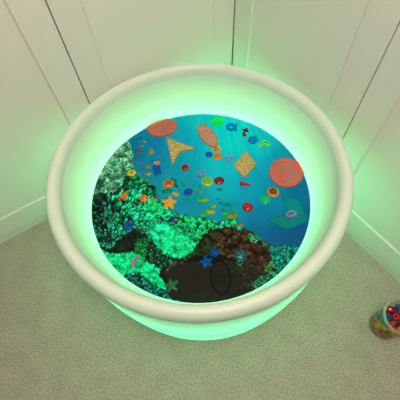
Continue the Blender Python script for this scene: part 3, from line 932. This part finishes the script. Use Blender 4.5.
pebble('oval_gem', 174.6, 219.4, 6.4, clear('clear_deep_teal', (0.05, 0.4, 0.6), (0, 72, 120), 0.62), 'dark blue oval gem lying across the green coral ridge', 'gem', h=0.006, sy=0.45, rz=4, core=('center', clear('clear_deep_teal_core', (0.05, 0.3, 0.5), (0, 56, 104), 0.6)), core_r=0.6)

# blue block
c, lp = px_local([(153.6, 165.8), (160.6, 166.4), (161.4, 173.6), (154.6, 174.6), (152.8, 170.4)], 157, 170)
o = link('block_counter', slab('block_counter', [lp], 0.006, 0.0012), clear('clear_royal_blue', (0.03, 0.5, 0.95), (0, 96, 196), 0.34, gloss=0.02)); o.location = c
tag(o, 'dark blue five-sided counter under the small peach flower', 'counter')


# lilac rings (small see-through shells)
def ring_toy(px, py, r, mat, label, sy=0.8, rz=0, teeth=7):
    R = px_size(px, py, r)
    o = link('shell_ring', slab('shell_ring', [[(x * (1 + 0.08 * math.cos(teeth * math.atan2(y, x))), y * sy * (1 + 0.08 * math.cos(teeth * math.atan2(y, x)))) for x, y in circ(0, 0, R, R, 42)],
                                               circ(0, R * 0.12, R * 0.5, R * 0.42 * sy, 24)], 0.006, 0.0014), mat)
    o.location = at(px, py, ZT); o.rotation_euler.z = math.radians(rz)
    tag(o, label, 'ring')
    b = link('bead', dome_mesh('bead', R * 0.3, 0.004), T_grey, o, True)
    b.location = (-R * 0.55, -R * 0.5 * sy, 0.0058)
    return o


ring_toy(229.4, 159.4, 4.2, T_lilac, 'lilac shell ring left of the gold diamond', 0.9, 160)
ring_toy(201.4, 174.2, 4.6, T_lilac, 'lilac shell ring above the yellow-green disc', 0.62, 25)
ring_toy(291.0, 214.6, 5.8, clear('clear_mauve', (0.8, 0.75, 0.95), (150, 126, 190), 0.75, gloss=0.08), 'mauve oval ring lying on the dark teal shape', 0.6, 14)

# lying cones
def cone_toy(p0, p1, r_px, mat, tipmat, label):
    a, b = at(*p0, ZT), at(*p1, ZT)
    R = px_size(*p0, r_px)
    L = (b - a).length
    bm = bmesh.new()
    prof = [(0.0, 0.0), (R * 0.8, 0.0), (R, L * 0.06), (R * 0.97, L * 0.14), (R * 0.62, L * 0.5), (R * 0.3, L * 0.82), (R * 0.12, L * 0.97), (0.0, L)]
    n = 14
    rows = []
    for r_, x in prof:
        rows.append([bm.verts.new((x, r_ * math.cos(2 * math.pi * i / n), R + r_ * math.sin(2 * math.pi * i / n) * 1.0)) for i in range(n)])
    for u, v in zip(rows, rows[1:]):
        for i in range(n):
            bm.faces.new((u[i], u[(i + 1) % n], v[(i + 1) % n], v[i]))
    bmesh.ops.remove_doubles(bm, verts=bm.verts, dist=1e-6)
    bmesh.ops.recalc_face_normals(bm, faces=bm.faces)
    tilt = math.atan2(R * 0.86, L)
    for v in bm.verts:                                # lies on its side
        x, z = v.co.x, v.co.z - R
        v.co.x = x * math.cos(tilt) + z * math.sin(tilt)
        v.co.z = -x * math.sin(tilt) + z * math.cos(tilt) + R
    lo = min(v.co.z for v in bm.verts)
    for v in bm.verts:
        v.co.z = (v.co.z - lo) * 0.7
    me = bpy.data.meshes.new('cone_counter'); bm.to_mesh(me); bm.free()
    o = link('cone_counter', me, mat)
    o.location = a; o.rotation_euler.z = math.atan2((b - a).y, (b - a).x)
    tag(o, label, 'cone')
    k = bpy.data.meshes.new('cap')
    bm = bmesh.new(); bmesh.ops.create_uvsphere(bm, u_segments=12, v_segments=8, radius=R * 0.55); bm.to_mesh(k); bm.free()
    c_ = link('cap', k, tipmat, o, True); c_.location = (-R * 0.1, 0, R * 0.68); c_.scale = (0.5, 1, 1)
    return o


cone_toy((240.4, 184.6), (253.2, 185.6), 2.9, T_red, T_red2, 'dark red cone lying on its side under the gold diamond')
cone_toy((122.6, 200.2), (128.0, 190.4), 3.6, T_orange, T_orange2, 'orange cone pointing up on the pale soft coral')

starfish(169.2, 203.0, 8.0, T_amber, T_amber2, 80, 'amber orange starfish at the top of the green coral', 0.52)
starfish(206.4, 262.0, 7.4, T_sky, T_navy, 100, 'blue starfish on the brown coral, left of the blue flower', 0.52)
starfish(171.4, 285.4, 8.0, T_moss, clear('clear_moss_line', (0.3, 0.9, 0.4), (40, 130, 80), 0.6), 100, 'dark green starfish at the bottom edge of the picture', 0.5)
pebble('flower_counter', 214.6, 252.6, 4.7, T_sky, 'blue flower counter touching the upper tip of the blue starfish', 'counter', h=0.009, lobes=5, amp=0.1, core=('center', T_navy), core_r=0.6)
pebble('flower_counter', 240.6, 255.2, 6.4, clear('clear_teal_blue', (0.1, 0.5, 0.8), (0, 96, 140), 0.5), 'large teal blue flower counter on the right of the brown coral', 'counter', h=0.009, lobes=5, amp=0.1, sy=0.9,
       core=('center', clear('clear_teal_core', (0.1, 0.5, 0.6), (0, 104, 110), 0.6)), core_r=0.6)

# blue butterfly-like piece
c, lp = px_local([(123.4, 228.6), (124.8, 224.0), (128.6, 221.6), (130.4, 223.4), (134.4, 220.8), (134.0, 225.4), (131.6, 229.4), (126.8, 230.6)], 129, 226)
o = link('butterfly_counter', slab('butterfly_counter', [lp], 0.006, 0.0014), T_navy); o.location = c
tag(o, 'small royal blue butterfly counter among the coral fingers', 'counter')
# grey leaf
c, lp = px_local([(131.0, 267.4), (130.8, 262.6), (134.0, 258.0), (139.6, 255.6), (139.0, 259.6), (136.2, 263.6), (134.0, 268.6)], 135, 262)
o = link('leaf_counter', slab('leaf_counter', [lp], 0.006, 0.0014), T_grey); o.location = c
tag(o, 'grey see-through leaf counter on the bright green coral, lower left', 'counter')
c2, lp2 = px_local([(132.4, 266.0), (133.4, 262.4), (138.4, 257.0), (134.6, 263.2)], 135, 262)
v_ = link('vein', slab('vein', [lp2], 0.0016, 0.0003), T_lilac, o); v_.location.z = 0.0058

# ------------------------------------------------------------------ clear pot of beads on the carpet
PC = at(403, 317, 0.165); PC.z = 0.0
mt, nt, out = new_mat('pot_clear_plastic')
tr = N(nt, 'ShaderNodeBsdfTransparent', Color=(0.93, 0.96, 0.93, 1))
di = N(nt, 'ShaderNodeBsdfDiffuse', Color=srgb((214, 214, 200)))
gl = N(nt, 'ShaderNodeBsdfGlossy', Roughness=0.15)
ns = N(nt, 'ShaderNodeTexNoise', Scale=40.0)
mr = N(nt, 'ShaderNodeMapRange'); mr.inputs[3].default_value = 0.015; mr.inputs[4].default_value = 0.04
nt.links.new(ns.outputs['Fac'], mr.inputs[0])
m1 = N(nt, 'ShaderNodeMixShader'); nt.links.new(mr.outputs[0], m1.inputs[0])
nt.links.new(tr.outputs[0], m1.inputs[1]); nt.links.new(di.outputs[0], m1.inputs[2])
m2 = N(nt, 'ShaderNodeMixShader', Fac=0.06)
nt.links.new(m1.outputs[0], m2.inputs[1]); nt.links.new(gl.outputs[0], m2.inputs[2])
nt.links.new(m2.outputs[0], out.inputs[0])
M_pot = mt
M_potrim = clear('pot_rim_plastic', (0.85, 0.88, 0.82), (200, 206, 190), 0.42, gloss=0.06)
pot = empty('bead_pot', PC, 'clear round plastic pot full of coloured beads on the carpet', 'pot')
PR = 0.056
lathe('body', [(0.0, 0.0015), (PR * 0.80, 0.0015), (PR * 0.86, 0.006), (PR * 0.97, 0.150), (PR * 0.95, 0.150), (PR * 0.835, 0.0075), (PR * 0.78, 0.0035), (0.0, 0.0035)], 48, mat=M_pot, parent=pot)
lathe('rim', [(PR * 0.94, 0.149), (PR * 0.94, 0.163), (PR * 0.96, 0.165), (PR * 0.985, 0.163), (PR * 0.985, 0.157), (PR * 1.025, 0.156), (PR * 1.025, 0.152), (PR * 0.98, 0.149)], 48, closed=True, mat=M_potrim, parent=pot)


def bead_mesh(kind):
    bm = bmesh.new()
    if kind == 0:      # faceted gem
        prof = [(0.0, -1.0), (0.55, -0.72), (1.0, -0.1), (1.0, 0.12), (0.62, 0.7), (0.0, 0.78)]
        n = 8
    elif kind == 1:    # round bead with a hole
        prof = [(0.28, -0.8), (0.75, -0.72), (1.0, -0.35), (1.0, 0.35), (0.75, 0.72), (0.28, 0.8), (0.24, 0.0)]
        n = 14
    else:              # chunky block
        prof = [(0.0, -0.7), (0.95, -0.7), (1.08, -0.5), (1.08, 0.5), (0.95, 0.7), (0.0, 0.7)]
        n = 4
    rows = [[bm.verts.new((r * math.cos(2 * math.pi * (i + 0.5) / n), r * math.sin(2 * math.pi * (i + 0.5) / n), z)) for i in range(n)] for r, z in prof]
    if kind == 1:
        rows.append(rows[0])
    for u, v in zip(rows, rows[1:]):
        for i in range(n):
            bm.faces.new((u[i], u[(i + 1) % n], v[(i + 1) % n], v[i]))
    bmesh.ops.remove_doubles(bm, verts=bm.verts, dist=1e-5)
    bmesh.ops.recalc_face_normals(bm, faces=bm.faces)
    me = bpy.data.meshes.new('bead'); bm.to_mesh(me); bm.free()
    return me


BC = {'red': (190, 16, 24), 'blue': (20, 90, 160), 'yellow': (236, 176, 20), 'orange': (226, 110, 30), 'green': (40, 140, 60), 'purple': (120, 80, 160), 'teal': (20, 140, 120)}
BM = {k: clear('bead_' + k, tuple(max(0.08, v ** 0.6) for v in srgb(c_)[:3]), c_, 0.85, gloss=0.08, rough=0.08) for k, c_ in BC.items()}
KN = ['faceted gem', 'round bead', 'chunky cube bead']
protos = {}
rb = random.Random(8)
placed = []
# rings of beads from the bottom of the pot up; the top ones heap against the rim
seq_side = ['yellow', 'orange', 'blue', 'yellow', 'green', 'orange', 'purple', 'red', 'teal', 'yellow', 'blue', 'red']
seq_top = ['red', 'blue', 'red', 'orange', 'blue', 'purple', 'yellow', 'red', 'green', 'orange']
br = 0.0125


def put_bead(x, y, z, colr_, kind, s=1.0):
    key = (colr_, kind)
    if key not in protos:
        me_ = bead_mesh(kind); me_.materials.append(BM[colr_])
        o = bpy.data.objects.new({0: 'gem', 1: 'bead', 2: 'cube_bead'}[kind], me_)
        protos[key] = o
    else:
        o = protos[key].copy()
    COL.objects.link(o)
    o.location = (PC.x + x, PC.y + y, z)
    o.scale = (br * s,) * 3
    o.rotation_euler = (rb.random() * 0.5, rb.random() * 0.5, rb.random() * 6.28)
    tag(o, '%s %s inside the clear plastic pot on the carpet' % (colr_, KN[kind]), 'bead', '%s %ss in the clear pot' % (colr_, KN[kind]))
    return o


q = 0
layers = [0.019, 0.043, 0.067, 0.091, 0.115, 0.139]
for li, z in enumerate(layers):
    wall_r = PR * (0.845 + 0.11 * z / 0.15) - 0.0015
    rr = wall_r - br * 1.18
    n = 7 if li < 2 else 8
    for i in range(n):
        a = 2 * math.pi * (i + 0.5 * li) / n + 0.15
        ad_ = math.degrees(a) % 360
        if li < 5:
            cc = seq_side[(q * 5 + li * 3) % len(seq_side)]
            if 145 <= ad_ < 205:
                cc = ['orange', 'yellow', 'yellow', 'teal', 'teal'][li]
            elif 205 <= ad_ < 265:
                cc = ['orange', 'orange', 'green', 'yellow', 'yellow'][li]
        elif 100 <= ad_ < 150 or 190 <= ad_ < 240:
            cc = 'red'
        elif 150 <= ad_ < 190:
            cc = 'blue'
        elif 240 <= ad_ < 285:
            cc = 'orange'
        else:
            cc = seq_top[(i * 3) % len(seq_top)]
        put_bead(rr * math.cos(a), rr * math.sin(a), z, cc, (q * 7 + li) % 3, 0.94)
        q += 1
    if li == 5:
        for i in range(3):
            a = 2 * math.pi * i / 3 + 0.7
            put_bead(0.0145 * math.cos(a), 0.0145 * math.sin(a), z + 0.006, ['purple', 'red', 'blue'][i], i % 3, 0.94)

# ------------------------------------------------------------------ light
wd = bpy.data.worlds.new('room_light'); scene.world = wd
wd.use_nodes = True
wd.node_tree.nodes['Background'].inputs[0].default_value = (1.0, 0.94, 0.84, 1)
wd.node_tree.nodes['Background'].inputs[1].default_value = 0.14


def area(name, loc, target, size, power, color):
    li = bpy.data.lights.new(name, 'AREA'); li.shape = 'DISK'; li.size = size; li.energy = power; li.color = color
    o = bpy.data.objects.new(name, li); COL.objects.link(o)
    o.location = loc
    o.rotation_euler = (Vector(target) - Vector(loc)).to_track_quat('-Z', 'Y').to_euler()
    return o


area('ceiling_lamp', (0.12, -0.1, 2.25), (0.02, 0.62, 0.3), 1.0, 28, (1.0, 0.85, 0.70))

scene.view_settings.view_transform = 'Standard'
scene.view_settings.look = 'None'
scene.view_settings.exposure = 0.0
scene.view_settings.gamma = 1.0
scene.view_settings.use_curve_mapping = False
scene.cycles.use_denoising = True
scene.cycles.max_bounces = 8
scene.cycles.transparent_max_bounces = 24
